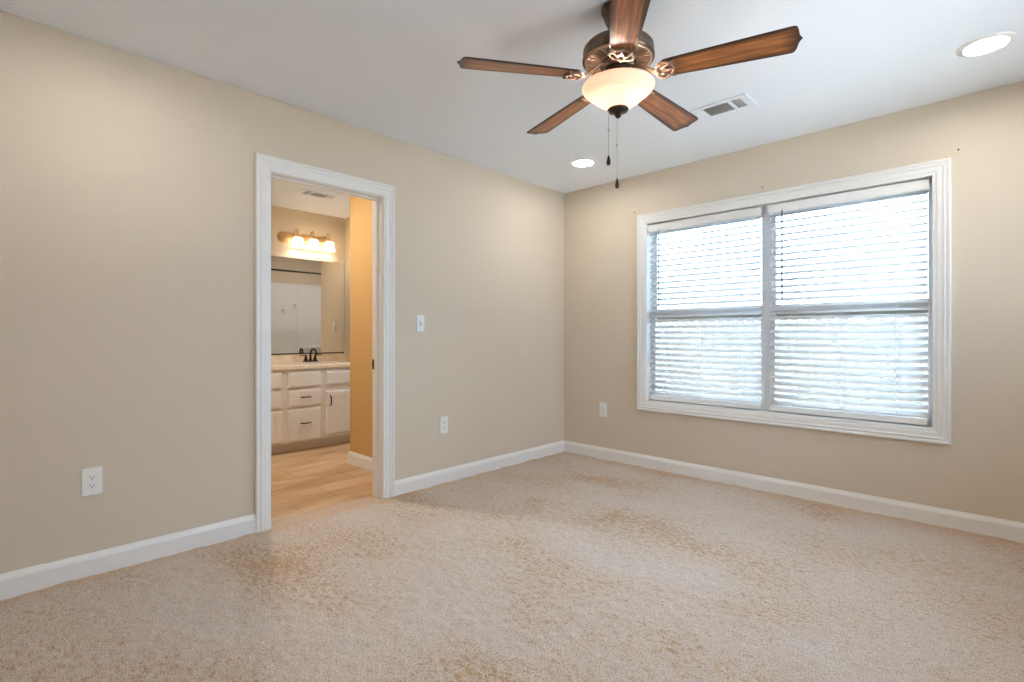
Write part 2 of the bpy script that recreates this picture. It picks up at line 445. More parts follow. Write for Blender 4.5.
BASE = [(-.004, 0), (-.004, .014), (.074, .014), (.077, .0135), (.086, .0105), (.095, .0065), (.1015, .0045), (.1015, 0)]
def baseboard(name, p0, p1, nrm, label, m0=0, m1=0):
    """m0/m1: mitre factor at the ends along the run (+1 = lengthened with depth)."""
    p0, p1, nv = Vector(p0), Vector(p1), Vector(nrm)
    t = (p1 - p0).normalized()
    sweep_st = [(p0, (0, 0, 1), nv - t * m0), (p1, (0, 0, 1), nv + t * m1)]
    return struct(name, sweep(B(), sweep_st, BASE), M['trim'], label, 'baseboard')
CW = .083
baseboard('baseboard_left', (0, YB, 0), (0, DY0 - CW, 0), (1, 0, 0), 'white baseboard on the left wall before the doorway', -1, 0)
baseboard('baseboard_doorway', (0, DY1 + CW, 0), (0, 0, 0), (1, 0, 0), 'white baseboard between doorway and room corner', 0, -1)
baseboard('baseboard_window', (0, 0, 0), (XR, 0, 0), (0, -1, 0), 'white baseboard under the window', -1, -1)
baseboard('baseboard_right', (XR, 0, 0), (XR, YB, 0), (-1, 0, 0), 'white baseboard of the bedroom wall facing the doorway', -1, -1)
baseboard('baseboard_back', (XR, YB, 0), (0, YB, 0), (0, 1, 0), 'white baseboard of the bedroom wall facing the window', -1, -1)
baseboard('baseboard_stub', (-1.055, -1.628, 0), (-T, -1.628, 0), (0, -1, 0), 'white baseboard on the tan bathroom wall stub', 1, 0)
baseboard('baseboard_stub_end', (-1.055, -1.50, 0), (-1.055, -1.628, 0), (-1, 0, 0), 'white baseboard round the end of the wall stub', 0, 1)

# moulded casing profile: w from the opening outward, d off the wall
CASE = [(0, 0), (0, .009), (.004, .0115), (.016, .0115), (.020, .0145), (.030, .016), (.046, .0165), (.050, .0205), (.056, .0215), (.060, .0165), (.066, .0165), (.070, .0215), (.079, .0225), (.083, .019), (.083, 0)]
# ------------------------------------------------------------ doorway
door = thing('door_1', 'open bathroom doorway with white moulded casing', 'doorway', (0, (DY0 + DY1) / 2, 0), kind='structure')
def rel(o, parent):
    o.location = Vector(o.location) - Vector(parent.location); o.parent = parent; return o
bm = B()
X1 = (1, 0, 0); rv = 0.004
sweep(bm, [((0, DY0 - rv, -.004), (0, -1, 0), X1), ((0, DY0 - rv, DZ + rv), (0, -1, 1), X1), ((0, DY1 + rv, DZ + rv), (0, 1, 1), X1), ((0, DY1 + rv, -.004), (0, 1, 0), X1)], CASE)
rel(obj('casing', bm, M['trim']), door)
bm = B(); Xm = (-1, 0, 0)
sweep(bm, [((-T, DY0 - rv, -.004), (0, -1, 0), Xm), ((-T, DY0 - rv, DZ + rv), (0, -1, 1), Xm), ((-T, DY1 + rv, DZ + rv), (0, 1, 1), Xm), ((-T, DY1 + rv, -.004), (0, 1, 0), Xm)], CASE)
rel(obj('casing', bm, M['trim']), door)
bm = B()
box(bm, -T, 0, DY0 - J, DY0, -.01, DZ); box(bm, -T, 0, DY1, DY1 + J, -.01, DZ); box(bm, -T, 0, DY0 - J, DY1 + J, DZ, DZ + J)
rel(obj('jamb', bm, M['trim']), door)
bm = B()
box(bm, -.082, -.050, DY0, DY0 + .010, -.008, DZ); box(bm, -.082, -.050, DY1 - .010, DY1, -.008, DZ); box(bm, -.082, -.050, DY0 + .010, DY1 - .010, DZ - .010, DZ)
rel(obj('door_stop', bm, M['trim']), door)
bm = box(B(), -.118, -.092, DY1 - .003, DY1 + .001, .862, .930, .001); box(bm, -.124, -.116, DY1 - .002, DY1 + .001, .880, .912, .001)
sp = rel(obj('strike_plate', bm, M['bronze']), door); sp['label'] = 'dark bronze strike plate'

# ------------------------------------------------------------ bedroom window
win = thing('window_1', 'wide double window with white moulded casing', 'window', ((WX0 + WX1) / 2, 0, WZ0), kind='structure')
Ym = (0, -1, 0)
bm = B()
sweep(bm, [((WX0, 0, WZ0), (-1, 0, -1), Ym), ((WX0, 0, WZ1), (-1, 0, 1), Ym), ((WX1, 0, WZ1), (1, 0, 1), Ym), ((WX1, 0, WZ0), (1, 0, -1), Ym)], CASE, closed=True)
rel(obj('casing', bm, M['trim']), win)
bm = B()
box(bm, WX0 - J, WX0, 0, .14, WZ0, WZ1); box(bm, WX1, WX1 + J, 0, .14, WZ0, WZ1)
box(bm, WX0 - J, WX1 + J, 0, .14, WZ1, WZ1 + J); box(bm, WX0 - J, WX1 + J, 0, .14, WZ0 - J, WZ0)
rel(obj('jamb', bm, M['trim']), win)
rel(obj('mullion', box(B(), 1.758, 1.800, .080, .14, WZ0, WZ1, .002), M['vinyl']), win)
for x0, x1 in ((WX0, 1.758), (1.800, WX1)):
    bm = B(); f = .007
    box(bm, x0, x0 + f, .088, .138, WZ0, WZ1); box(bm, x1 - f, x1, .088, .138, WZ0, WZ1)
    box(bm, x0 + f, x1 - f, .088, .138, WZ1 - f, WZ1); box(bm, x0 + f, x1 - f, .088, .138, WZ0, WZ0 + f)
    rel(obj('frame', bm, M['vinyl']), win)
    zm = 1.270
    for (za, zb, ya) in ((WZ0 + f, zm + .045, .092), (zm - .045, WZ1 - f, .114)):
        s = .020
        bm = B()
        box(bm, x0 + f, x0 + f + s, ya, ya + .021, za, zb, .003); box(bm, x1 - f - s, x1 - f, ya, ya + .021, za, zb, .003)
        box(bm, x0 + f + s, x1 - f - s, ya, ya + .021, za, za + s + .035, .003); box(bm, x0 + f + s, x1 - f - s, ya, ya + .021, zb - s - .035, zb, .003)
        sash = rel(obj('sash', bm, M['vinyl']), win)
        g_ = obj('glass_pane', box(B(), x0 + f + s, x1 - f - s, ya + .009, ya + .012, za + s + .035, zb - s - .035), M['glass'])
        g_.parent = sash
# added bathroom window (over the toilet, out of sight): lets daylight into the tub corner
win_bath_added = thing('window_bath_added', 'small added bathroom window, unseen beyond the vanity wall', 'window', ((bw0 + bw1) / 2, 0, bz0), kind='structure')
bm = B()
sweep(bm, [((bw0, 0, bz0), (-1, 0, -1), Ym), ((bw0, 0, bz1), (-1, 0, 1), Ym), ((bw1, 0, bz1), (1, 0, 1), Ym), ((bw1, 0, bz0), (1, 0, -1), Ym)], CASE, closed=True)
rel(obj('casing', bm, M['trim']), win_bath_added)
bm = B(); f = .03
box(bm, bw0, bw0 + f, .08, .12, bz0, bz1); box(bm, bw1 - f, bw1, .08, .12, bz0, bz1); box(bm, bw0, bw1, .08, .12, bz1 - f, bz1); box(bm, bw0, bw1, .08, .12, bz0, bz0 + f)
rel(obj('frame', bm, M['vinyl']), win_bath_added)
rel(obj('glass_pane', box(B(), bw0 + f, bw1 - f, .098, .102, bz0 + f, bz1 - f), M['glass']), win_bath_added)

win_side_added = thing('window_side_added', 'added unseen bare side window in the bedroom wall facing the doorway', 'window', (XR, (ry0 + ry1) / 2, rz0), kind='structure')  # out of view, added to bring daylight onto ceiling and walls
bm = B(); Xn = (-1, 0, 0)
sweep(bm, [((XR, ry0, rz0), (0, -1, -1), Xn), ((XR, ry0, rz1), (0, -1, 1), Xn), ((XR, ry1, rz1), (0, 1, 1), Xn), ((XR, ry1, rz0), (0, 1, -1), Xn)], CASE, closed=True)
rel(obj('casing', bm, M['trim']), win_side_added)
bm = B(); f = .035; zc = (rz0 + rz1) / 2
box(bm, XR + .05, XR + .10, ry0, ry0 + f, rz0, rz1); box(bm, XR + .05, XR + .10, ry1 - f, ry1, rz0, rz1)
box(bm, XR + .05, XR + .10, ry0 + f, ry1 - f, rz1 - f, rz1); box(bm, XR + .05, XR + .10, ry0 + f, ry1 - f, rz0, rz0 + f); box(bm, XR + .05, XR + .10, ry0 + f, ry1 - f, zc - .02, zc + .02)
rel(obj('frame', bm, M['vinyl']), win_side_added)
rel(obj('glass_pane', box(B(), XR + .072, XR + .076, ry0 + f, ry1 - f, rz0 + f, zc - .02), M['glass']), win_side_added)
rel(obj('glass_pane', box(B(), XR + .072, XR + .076, ry0 + f, ry1 - f, zc + .02, rz1 - f), M['glass']), win_side_added)

# ------------------------------------------------------------ blinds
def blind(x0, x1, wand_x, label):
    yc = .050
    root = thing('window_blind', label, 'blind', ((x0 + x1) / 2, yc, WZ1), group='white slatted blinds in the double window')
    cx = (x0 + x1) / 2
    def part(name, bm, m_, parent=root, **kw):
        o = obj(name, bm, m_, **kw); o.parent = parent
        if parent is root: o.location = (-cx, -yc, -WZ1)
        return o
    # valance with a small crown
    pv = [(.0, 0), (.0, -.006), (.010, -.008), (.048, -.008), (.056, -.011), (.062, -.011), (.062, 0)]
    bm = B(); sweep(bm, [((x0 - .004, .022, 1.948), (0, 0, 1), (0, 1, 0)), ((x1 + .004, .022, 1.948), (0, 0, 1), (0, 1, 0))], pv)
    part('valance', bm, M['trim'])
    part('headrail', box(B(), x0, x1, .026, .078, 1.965, 2.008, .003), M['blind'])
    # crowned slats, nearly level
    bm = B(); pitch = .0452; tilt = math.radians(TILT)
    zs = [1.935 - pitch * i for i in range(30)]
    hw, cr_, th = .0250, .0028, .0016
    for z in zs:
        st = []
        for k in range(7):
            t_ = -1 + 2 * k / 6
            yy = hw * t_; zz = cr_ * (1 - t_ * t_)
            st.append((yc + yy * math.cos(tilt) - zz * math.sin(tilt), z + yy * math.sin(tilt) + zz * math.cos(tilt)))
        top = [[bm.verts.new((x, y, zz + th)) for y, zz in st] for x in (x0 + .003, x1 - .003)]
        bot = [[bm.verts.new((x, y, zz - th)) for y, zz in st] for x in (x0 + .003, x1 - .003)]
        for k in range(6):
            for a in (top, bot):
                fc = bm.faces.new((a[0][k], a[0][k + 1], a[1][k + 1], a[1][k])); fc.smooth = True
        for k in (0, 6): bm.faces.new((top[0][k], top[1][k], bot[1][k], bot[0][k]))
        for s_ in (0, 1): bm.faces.new(top[s_] + bot[s_][::-1])
    part('slats', bm, M['blind'])
    zb = WZ0 + .047
    part('bottom_rail', box(B(), x0 + .003, x1 - .003, yc - .025, yc + .025, zb - .038, zb, .004), M['trim'])
    for fx in (.17, .5, .83):
        xx = x0 + (x1 - x0) * fx; bm = B()
        for yy in (yc - .0262, yc + .0262): tube(bm, [(xx, yy, 1.97), (xx, yy, zb)], .0011, 6)
        for z in zs: tube(bm, [(xx, yc - .0262, z - .001 - .026 * math.sin(tilt)), (xx, yc + .0262, z - .001 + .026 * math.sin(tilt))], .0007, 5)
        part('ladder_cord', bm, M['cord'])
    bm = B(); tube(bm, [(wand_x, .014, 1.955), (wand_x, .013, 1.90), (wand_x, .013, 1.345)], .0055, 8); lathe(bm, [(.0, 1.337), (.0052, 1.339), (.0052, 1.352), (.0, 1.354)], 8, (wand_x, .013, 0))
    tube(bm, [(wand_x, .026, 1.972), (wand_x, .014, 1.966), (wand_x, .014, 1.950)], .0022, 6)
    w_ = part('tilt_wand', bm, M['wand']); w_['label'] = 'grey tilt wand'
    return root
TILT = 25.0
blind(.876, 1.752, .970, 'white slatted blind in the narrower-looking window half beside the room corner')
blind(1.806, 2.680, 1.895, 'white slatted blind in the window half farther from the room corner')

# tiny screws left in the wall above the window
for i, (x, z, lb) in enumerate(((.756, 2.134, 'tiny dark screw in wall by the window casing corner nearest the room corner'), (1.774, 2.139, 'tiny dark screw in wall above the middle of the window'), (2.814, 2.141, 'tiny dark screw in wall by the window casing corner farthest from the room corner'))):
    s_ = lathe(B(), [(.0, -.006), (.003, -.006), (.0048, -.004), (.0048, -.001), (.002, .002), (.0, .002)], 12, (0, 0, 0), 'y')
    o = obj('wall_screw', s_, M['fan_dark'], loc=(x, 0, z)); tag(o, lb, 'screw', 'curtain rod screws left above the window')

# ------------------------------------------------------------ wall plates
def rounded(w, h, r_, n_=5):
    out = []
    for cx, cy, a0 in ((w - r_, h - r_, 0), (-w + r_, h - r_, PI / 2), (-w + r_, -h + r_, PI), (w - r_, -h + r_, 3 * PI / 2)):
        for k in range(n_ + 1):
            a = a0 + PI / 2 * k / n_; out.append((cx + r_ * math.cos(a), cy + r_ * math.sin(a)))
    return out
# local frame: X across the wall, Y up, Z out of the wall
def outlet_parts(root):
    bm = B(); prism(bm, rounded(.0365, .0615, .004), 0, .004); prism(bm, rounded(.0345, .0595, .004), .004, .006)
    obj('cover_plate', bm, M['plastic'], root)
    for s_ in (1, -1):
        bm = B(); prism(bm, [(.0165 * math.cos(a) * (1 if abs(math.cos(a)) < .9 else .97), s_ * .0195 + max(-.0135, min(.0135, .0175 * math.sin(a)))) for a in [2 * PI * k / 28 for k in range(28)]], .004, .0078)
        rc = obj('receptacle', bm, M['plastic'], root)
        bm = B()
        for dx, hh in ((-.0063, .0042), (.0063, .0034)): box(bm, dx - .0012, dx + .0012, s_ * .0195 + .002 - hh, s_ * .0195 + .002 + hh, .0075, .0081)
        lathe(bm, [(.0026, .0075), (.0026, .0081)], 10, (0, s_ * .0195 - .0085, 0))
        sl = obj('slots', bm, M['dark'], rc); sl['label'] = 'dark plug slots'
    obj('screw', lathe(B(), [(.003, .004), (.003, .0068), (.002, .0074), (0, .0074)], 10), M['plastic'], root)
FX = Matrix(((0, 0, 1), (1, 0, 0), (0, 1, 0))).to_euler()      # faces +x
FY = Matrix(((1, 0, 0), (0, 0, -1), (0, 1, 0))).to_euler()     # faces -y
og = 'white duplex outlets low on the bedroom walls'
o1 = thing('wall_outlet', 'white duplex outlet low on the left wall, in front of the bathroom doorway', 'outlet', (0, -3.473, .427), FX, og)
outlet_parts(o1)
dup(o1, (0, -1.4415, .428), FX, 'white duplex outlet between the doorway and the room corner, below the light switch')
dup(o1, (.441, 0, .437), FY, 'white duplex outlet on the window wall between room corner and window')
sw = thing('light_switch', 'white toggle light switch on the wall right of the bathroom doorway', 'switch', (0, -1.655, 1.181), FX)
def switch_parts(root):
    bm = B(); prism(bm, rounded(.034, .0585, .004), 0, .004); prism(bm, rounded(.032, .0565, .004), .004, .006)
    obj('cover_plate', bm, M['plastic'], root)
    bm = B(); box(bm, -.0055, .0055, -.012, .012, .0055, .0066)
    k = obj('toggle_slot', bm, M['wand'], root); k['label'] = 'grey toggle slot'
    bm = B(); box(bm, -.0042, .0042, -.003, .007, .006, .018, .001)
    obj('toggle', bm, M['plastic'], root)
    for s_ in (1, -1): obj('screw', lathe(B(), [(.003, .004), (.003, .0066), (0, .0072)], 10, (0, s_ * .030, 0)), M['plastic'], root)
switch_parts(sw)
FYb = Matrix(((1, 0, 0), (0, 0, -1), (0, 1, 0))).to_euler()
dup(sw, (-2.174, -.94, 1.192), FYb, 'white toggle switch on the short tan wall, seen in the bathroom mirror')

# ------------------------------------------------------------ recessed downlights
cans = ((2.937, -.592, 'lit recessed ceiling light above the window half farther from the room corner'),
        (.642, -.578, 'lit recessed ceiling light by the corner of the room, under the fan pull chains'),
        (.642, -3.43, 'unseen lit recessed ceiling light near the left wall behind the camera'),  # this and the next: unseen pair added to light the room
        (2.937, -3.43, 'unseen lit recessed ceiling light overhead behind the camera'),
        (2.95, -2.05, 'added lit recessed ceiling light between the fan and the added side window'),  # out of view, added to brighten the window wall
        (-1.25, -.55, 'added lit recessed ceiling light over the bathroom tub corner'),  # out of view, added to brighten the tub surround
        (-.95, -2.35, 'added lit recessed ceiling light inside the bathroom just past the doorway'))  # out of view, added to brighten vanity, floor and stub
cl = None
for x, y, lb in cans:
    if cl is None:
        cl = thing('recessed_light', lb, 'ceiling light', (x, y, H), group='round recessed ceiling lights')
        bm = B(); lathe(bm, [(.103, 0), (.103, -.002), (.099, -.0035), (.088, -.0062), (.0815, -.0078), (.0792, -.0076), (.0785, .0)], 56, caps=False)
        obj('trim_ring', bm, M['plastic'], cl)
        bm = B(); lathe(bm, [(.0785, -.0008), (.06, -.0010), (0, -.0012)], 56, caps=False)
        ln = obj('lens', bm, M['can'], cl); ln['label'] = 'glowing white lens'
    else:
        last = dup(cl, (x, y, H), None, lb)
        if x < 0:
            for ch in last.children:
                if ch.name.startswith('lens'):
                    ch.data = ch.data.copy(); ch.data.materials[0] = M['tub_fill_can' if y > -1 else 'bath_fill_can']

# ------------------------------------------------------------ ceiling vents
def vent(label, loc, rotz, bank):
    """three-way register: long louvers in the middle, cross louvers at both ends (local X along the register)."""
    root = thing('ceiling_vent', label, 'vent', loc, (0, 0, rotz))
    L, W = .186, .096
    secs = ((-.145, -.087), (-.071, .071), (.087, .145)); hw = .062
    bm = B()
    box(bm, -L, L, hw, W, -.006, 0, .0015); box(bm, -L, L, -W, -hw, -.006, 0, .0015)
    box(bm, -L, secs[0][0], -hw, hw, -.006, 0); box(bm, secs[2][1], L, -hw, hw, -.006, 0)
    box(bm, secs[0][1], secs[1][0], -hw, hw, -.006, 0); box(bm, secs[1][1], secs[2][0], -hw, hw, -.006, 0)
    obj('frame', bm, M['ceiling'], root)
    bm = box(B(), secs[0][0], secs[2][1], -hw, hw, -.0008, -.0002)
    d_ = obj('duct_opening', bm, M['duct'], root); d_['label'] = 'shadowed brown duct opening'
    def blade_(bm, a, b_, along, tilt):
        c_ = (a + b_) / 2
        return c_
    for i, (a, b_) in enumerate(secs):
        bm = B()
        if i == 1:
            for k in range(9):
                y = -hw + (k + .5) * 2 * hw / 9
                q = [(a, y + .0045, -.0010), (b_, y + .0045, -.0010), (b_, y - .0030, -.0075), (a, y - .0030, -.0075)]
                vs = [bm.verts.new(p) for p in q] + [bm.verts.new((p[0], p[1] + .0008, p[2])) for p in q]
                bm.faces.new(vs[:4]); bm.faces.new(vs[4:][::-1])
                for e in range(4): bm.faces.new((vs[e], vs[(e + 1) % 4], vs[4 + (e + 1) % 4], vs[4 + e]))
        else:
            s_ = -1 if i == 0 else 1
            for k in range(5):
                x = a + (k + .5) * (b_ - a) / 5
                q = [(x - s_ * .0035, -hw, -.0010), (x - s_ * .0035, hw, -.0010), (x + s_ * .0030, hw, -.0075), (x + s_ * .0030, -hw, -.0075)]
                vs = [bm.verts.new(p) for p in q] + [bm.verts.new((p[0] + .0026, p[1], p[2])) for p in q]
                bm.faces.new(vs[:4]); bm.faces.new(vs[4:][::-1])
                for e in range(4): bm.faces.new((vs[e], vs[(e + 1) % 4], vs[4 + (e + 1) % 4], vs[4 + e]))
        obj('louvers', bm, M['ceiling'], root)
    return root
vent('white three-way ceiling register between fan blade and window', (1.781, -.788, H), 0, 0)
vent('small tan-lit ceiling register over the bathroom vanity', (-1.70, -1.597, H), PI / 2, 0)

# ------------------------------------------------------------ ceiling fan
FANX, FANY = 1.8527, -2.0016
fan = thing('ceiling_fan', 'bronze five-blade ceiling fan with frosted glass bowl light', 'ceiling fan', (FANX, FANY, H))
Z = lambda z: z - H
def fp(name, bm, m_, parent=fan, **kw): return obj(name, bm, m_, parent, **kw)
fp('canopy', lathe(B(), [(0, Z(2.44)), (.068, Z(2.44)), (.0695, Z(2.434)), (.068, Z(2.424)), (.062, Z(2.412)), (.055, Z(2.392)), (.043, Z(2.366)), (.034, Z(2.356)), (.02, Z(2.352)), (0, Z(2.352))], 48), M['fan_bronze'])
fp('downrod', lathe(B(), [(.0135, Z(2.36)), (.0135, Z(2.335)), (.026, Z(2.333)), (.030, Z(2.322)), (.030, Z(2.305))], 32), M['fan_bronze'])
fp('motor_housing', lathe(B(), [(.028, Z(2.312)), (.070, Z(2.306)), (.112, Z(2.293)), (.134, Z(2.281)), (.1425, Z(2.270)), (.1435, Z(2.262)), (.1435, Z(2.236)), (.1465, Z(2.232)), (.1465, Z(2.226)), (.143, Z(2.222)), (.137, Z(2.221)), (.1355, Z(2.245)), (.060, Z(2.247))], 64), M['fan_bronze'])
bm = B()
for k in range(40):
    a = 2 * PI * k / 40
    c_, s_ = math.cos(a), math.sin(a)
    def xf(p): return (p[0] * c_ - p[1] * s_, p[0] * s_ + p[1] * c_, p[2])
    prism(bm, [(.070, -.0028), (.134, -.0062), (.134, .0062), (.070, .0028)], Z(2.2185), Z(2.2235), xf)
lathe(bm, [(.136, Z(2.2235)), (.136, Z(2.217)), (.128, Z(2.217)), (.128, Z(2.2235))], 64)
lathe(bm, [(.074, Z(2.2235)), (.074, Z(2.217)), (.060, Z(2.217)), (.060, Z(2.2235))], 48)
v_ = fp('vented_plate', bm, M['fan_copper']); v_['label'] = 'copper-toned plate with radial slots'
fp('flywheel', lathe(B(), [(0, Z(2.217)), (.072, Z(2.217)), (.074, Z(2.213)), (.074, Z(2.200)), (.070, Z(2.196)), (0, Z(2.196))], 48), M['fan_dark'])
fp('switch_housing', lathe(B(), [(.050, Z(2.196)), (.056, Z(2.190)), (.058, Z(2.170)), (.054, Z(2.158)), (.046, Z(2.152)), (.046, Z(2.146)), (0, Z(2.146))], 48), M['fan_dark'])
# frosted bowl, open at the top
outer = [(.1455, 2.133), (.1475, 2.128), (.1470, 2.121), (.1425, 2.111), (.1350, 2.101), (.1270, 2.094), (.1235, 2.0905), (.1215, 2.0890), (.1190, 2.0850), (.1130, 2.0790), (.1100, 2.0775), (.1075, 2.0740), (.0960, 2.0600), (.0780, 2.0420), (.0600, 2.0265), (.0430, 2.0125), (.030, 2.006), (.008, 2.0035)]
inner = [(max(r_ - .004, .008), z + .0025) for r_, z in outer][::-1]
zf = lambda z: 2.0195 + (z - 2.0035) * (2.1195 - 2.0195) / (2.133 - 2.0035)
bm = B(); lathe(bm, [(r_, Z(zf(z))) for r_, z in outer + inner], 72, caps=False)
fp('glass_bowl', bm, M['bowl'])['label'] = 'frosted cream glass bowl'
fp('fitter_pan', lathe(B(), [(0, Z(2.147)), (.046, Z(2.147)), (.088, Z(2.136)), (.121, Z(2.126)), (.121, Z(2.123)), (.086, Z(2.132)), (0, Z(2.142))], 56), M['fan_bronze'])
bm = B(); tube(bm, [(0, 0, Z(2.15)), (0, 0, Z(2.02))], .005, 10)
fp('center_rod', bm, M['steel'])
fp('finial', lathe(B(), [(0, Z(2.025)), (.020, Z(2.0255)), (.040, Z(2.027)), (.0435, Z(2.022)), (.040, Z(2.015)), (.028, Z(2.010)), (.018, Z(2.007)), (.013, Z(2.002)), (.0145, Z(1.998)), (.011, Z(1.993)), (.006, Z(1.988)), (0, Z(1.986))], 36), M['fan_dark'])
for a in (0.9, 0.9 + PI):
    bx_, by_ = .046 * math.cos(a), .046 * math.sin(a)
    bm = B(); tube(bm, [(bx_ * .5, by_ * .5, Z(2.152)), (bx_, by_, Z(2.138)), (bx_, by_, Z(2.122))], .011, 12)
    sk = fp('bulb_socket', bm, M['plastic'])
    bm = B(); lathe(bm, [(0, Z(2.060)), (.010, Z(2.062)), (.019, Z(2.070)), (.0225, Z(2.081)), (.020, Z(2.094)), (.013, Z(2.106)), (.010, Z(2.118)), (.010, Z(2.122)), (0, Z(2.122))], 20, (bx_, by_, 0))
    bl = fp('bulb', bm, M['fan_bulb']); bl['label'] = 'glowing warm light bulb'

# blades: local X runs out along the blade
def blade_outline():
    half = [(.168, .010), (.169, .030), (.174, .041), (.184, .0475), (.22, .050), (.34, .0555), (.46, .0605), (.56, .0645), (.605, .0658), (.628, .0662), (.637, .0648), (.6425, .0605), (.6455, .053), (.6485, .042), (.6505, .030), (.6530, .018), (.6575, .008), (.663, .0)]
    return half + [(x, -y) for x, y in half[::-1] if y > 0]
pitch_b = -math.radians(11.8); PHI = math.radians(18.56)
blade_me = iron_me = None
for k in range(5):
    a = PHI + k * 2 * PI / 5
    if blade_me is None:
        bm = B(); prism(bm, blade_outline(), .0, .0060)
        b0 = fp('blade', bm, M['blade'], bevel=.0015); blade_me = b0
        # ornate iron: curved arm, leaf-shaped loop under the blade root with prongs and screws
        bm = B()
        A0 = [(.055, 0, .050), (.085, 0, .044), (.110, 0, .026), (.130, 0, .006), (.150, 0, -.005), (.172, 0, -.007)]
        for off, rr in ((0, .0075), (.011, .005), (-.011, .005)):
            tube(bm, [(x, off * (1 - .3 * i / 5), z) for i, (x, y, z) in enumerate(A0)], rr, 10)
        loop = []
        for q in range(28):
            t_ = 2 * PI * q / 28
            x = .188 + .034 * math.cos(t_) ; y = .0445 * math.sin(t_) * (1 - .22 * math.cos(t_))
            loop.append((x, y, -.0045))
        tube(bm, loop, .0052, 8, closed=True)
        prism(bm, [(.150, -.009), (.170, -.016), (.190, -.011), (.206, 0), (.190, .011), (.170, .016), (.150, .009)], -.0085, -.0005)
        for s_ in (1, -1):
            tube(bm, [(.172, s_ * .010, -.005), (.186, s_ * .021, -.006), (.200, s_ * .027, -.006), (.216, s_ * .040, -.005), (.226, s_ * .043, -.004)], [.005, .0055, .005, .0045, .003], 8)
            lathe(bm, [(0, -.0085), (.005, -.008), (.006, -.003), (.006, 0)], 10, (.214, s_ * .034, 0))
        tube(bm, [(.196, 0, -.006), (.215, 0, -.006), (.232, 0, -.004)], [.006, .005, .003], 8)
        i0 = fp('blade_iron', bm, M['iron']); iron_me = i0
        i0['label'] = 'copper-toned ornate blade bracket'
        bo, io = b0, i0
    else:
        bo = b0.copy(); C.objects.link(bo); bo.parent = fan
        io = i0.copy(); C.objects.link(io); io.parent = fan
    for o in (bo, io):
        o.location = (0, 0, Z(2.150)); o.rotation_euler = (pitch_b, 0, a)

# pull chains
lx, ly = -math.cos(math.radians(43.957)), -math.sin(math.radians(43.957))
def chain(dx, ztop, zfob, nm):
    px, py = lx * dx, ly * dx
    bm = B()
    z = Z(ztop)
    tube(bm, [(px, py, Z(ztop)), (px, py, Z(zfob) + .042)], .0011, 6)
    nb = int((ztop - zfob - .045) / .006)
    for i in range(nb):
        t = bmesh.new(); bmesh.ops.create_icosphere(t, subdivisions=1, radius=.0021, matrix=Matrix.Translation((px, py, Z(ztop) - .006 * i)))
        merge(bm, t)
    lathe(bm, [(0, .010), (.0042, .008), (.0042, -.002), (0, -.004)], 10, (px, py, Z((ztop + zfob) / 2 + .03)))
    c_ = fp('pull_chain', bm, M['steel'])
    bm = lathe(B(), [(0, .043), (.003, .042), (.0045, .034), (.0078, .022), (.0085, .012), (.0068, .003), (0, 0)], 16, (px, py, Z(zfob)))
    fb = fp('chain_fob', bm, M['fan_dark'], c_); fb['label'] = 'dark wooden teardrop fob'
chain(.039, 2.017, 1.792, 'a'); chain(.004, 1.989, 1.697, 'b')

# ------------------------------------------------------------ bathroom: vanity
VX = -1.800          # cabinet face
van = thing('vanity_cabinet', 'cream painted bathroom vanity cabinet with dark bronze pulls', 'cabinet', (-2.12, -1.67, 0))
def vp(name, bm, m_, parent=van, **kw):
    o = obj(name, bm, m_, **kw)
    if parent is van: o.location = (2.12, 1.67, 0)
    o.parent = parent; return o
VY0, VY1 = -2.40, -.943
vp('body', box(B(), BX + .003, VX, VY0, VY1, .088, .775, .001), M['cabinet'])
vp('toe_kick', box(B(), BX + .003, -1.878, VY0, VY1, -.004, .088), M['cabinet'])
def panel_front(y0, y1, z0, z1, raised):
    bm = B(); box(bm, VX, VX + .019, y0, y1, z0, z1, .004)
    if raised:
        # recessed field with a raised frame
        w = .055; d0 = VX + .019
        box(bm, d0 - .002, d0 + .005, y0 + .004, y0 + w, z0 + .004, z1 - .004, .002); box(bm, d0 - .002, d0 + .005, y1 - w, y1 - .004, z0 + .004, z1 - .004, .002)
        box(bm, d0 - .002, d0 + .005, y0 + w, y1 - w, z0 + .004, z0 + w, .002); box(bm, d0 - .002, d0 + .005, y0 + w, y1 - w, z1 - w, z1 - .004, .002)
    else:
        box(bm, VX + .017, VX + .023, y0 + .012, y1 - .012, z0 + .012, z1 - .012, .003)
    return bm
def pull(y0, z0, vertical, parent):
    hw = .048
    ps = []
    for k in range(11):
        t_ = -1 + 2 * k / 10; d = .026 * (1 - t_ ** 4) ** .5 if abs(t_) < 1 else 0
        ps.append((VX + .020 + d, y0 + (0 if vertical else hw * t_), z0 + (hw * t_ if vertical else 0)))
    bm = B(); tube(bm, ps, [.0065] + [.0055] * 9 + [.0065], 8)
    o = vp('pull', bm, M['bronze'], parent); o['label'] = 'dark bronze bow pull'
for y0, y1 in ((-1.857, -1.538), (-2.32, -1.912)):
    vp('drawer', panel_front(y0, y1, .603, .748, False), M['cabinet'])
    d2 = vp('drawer', panel_front(y0, y1, .425, .583, False), M['cabinet'])
    if y0 > -2: pull((y0 + y1) / 2 + .008, .512, False, d2)
d3 = vp('drawer', panel_front(-1.857, -1.538, .098, .400, False), M['cabinet']); pull(-1.690, .265, False, d3)
dl = vp('door', panel_front(-2.32, -1.912, .112, .400, True), M['cabinet'])
vp('false_front', panel_front(-1.483, -1.225, .609, .745, False), M['cabinet']); vp('false_front', panel_front(-1.205, -.960, .609, .745, False), M['cabinet'])
dr = vp('door', panel_front(-1.483, -1.225, .125, .545, True), M['cabinet']); pull(-1.447, .455, True, dr)
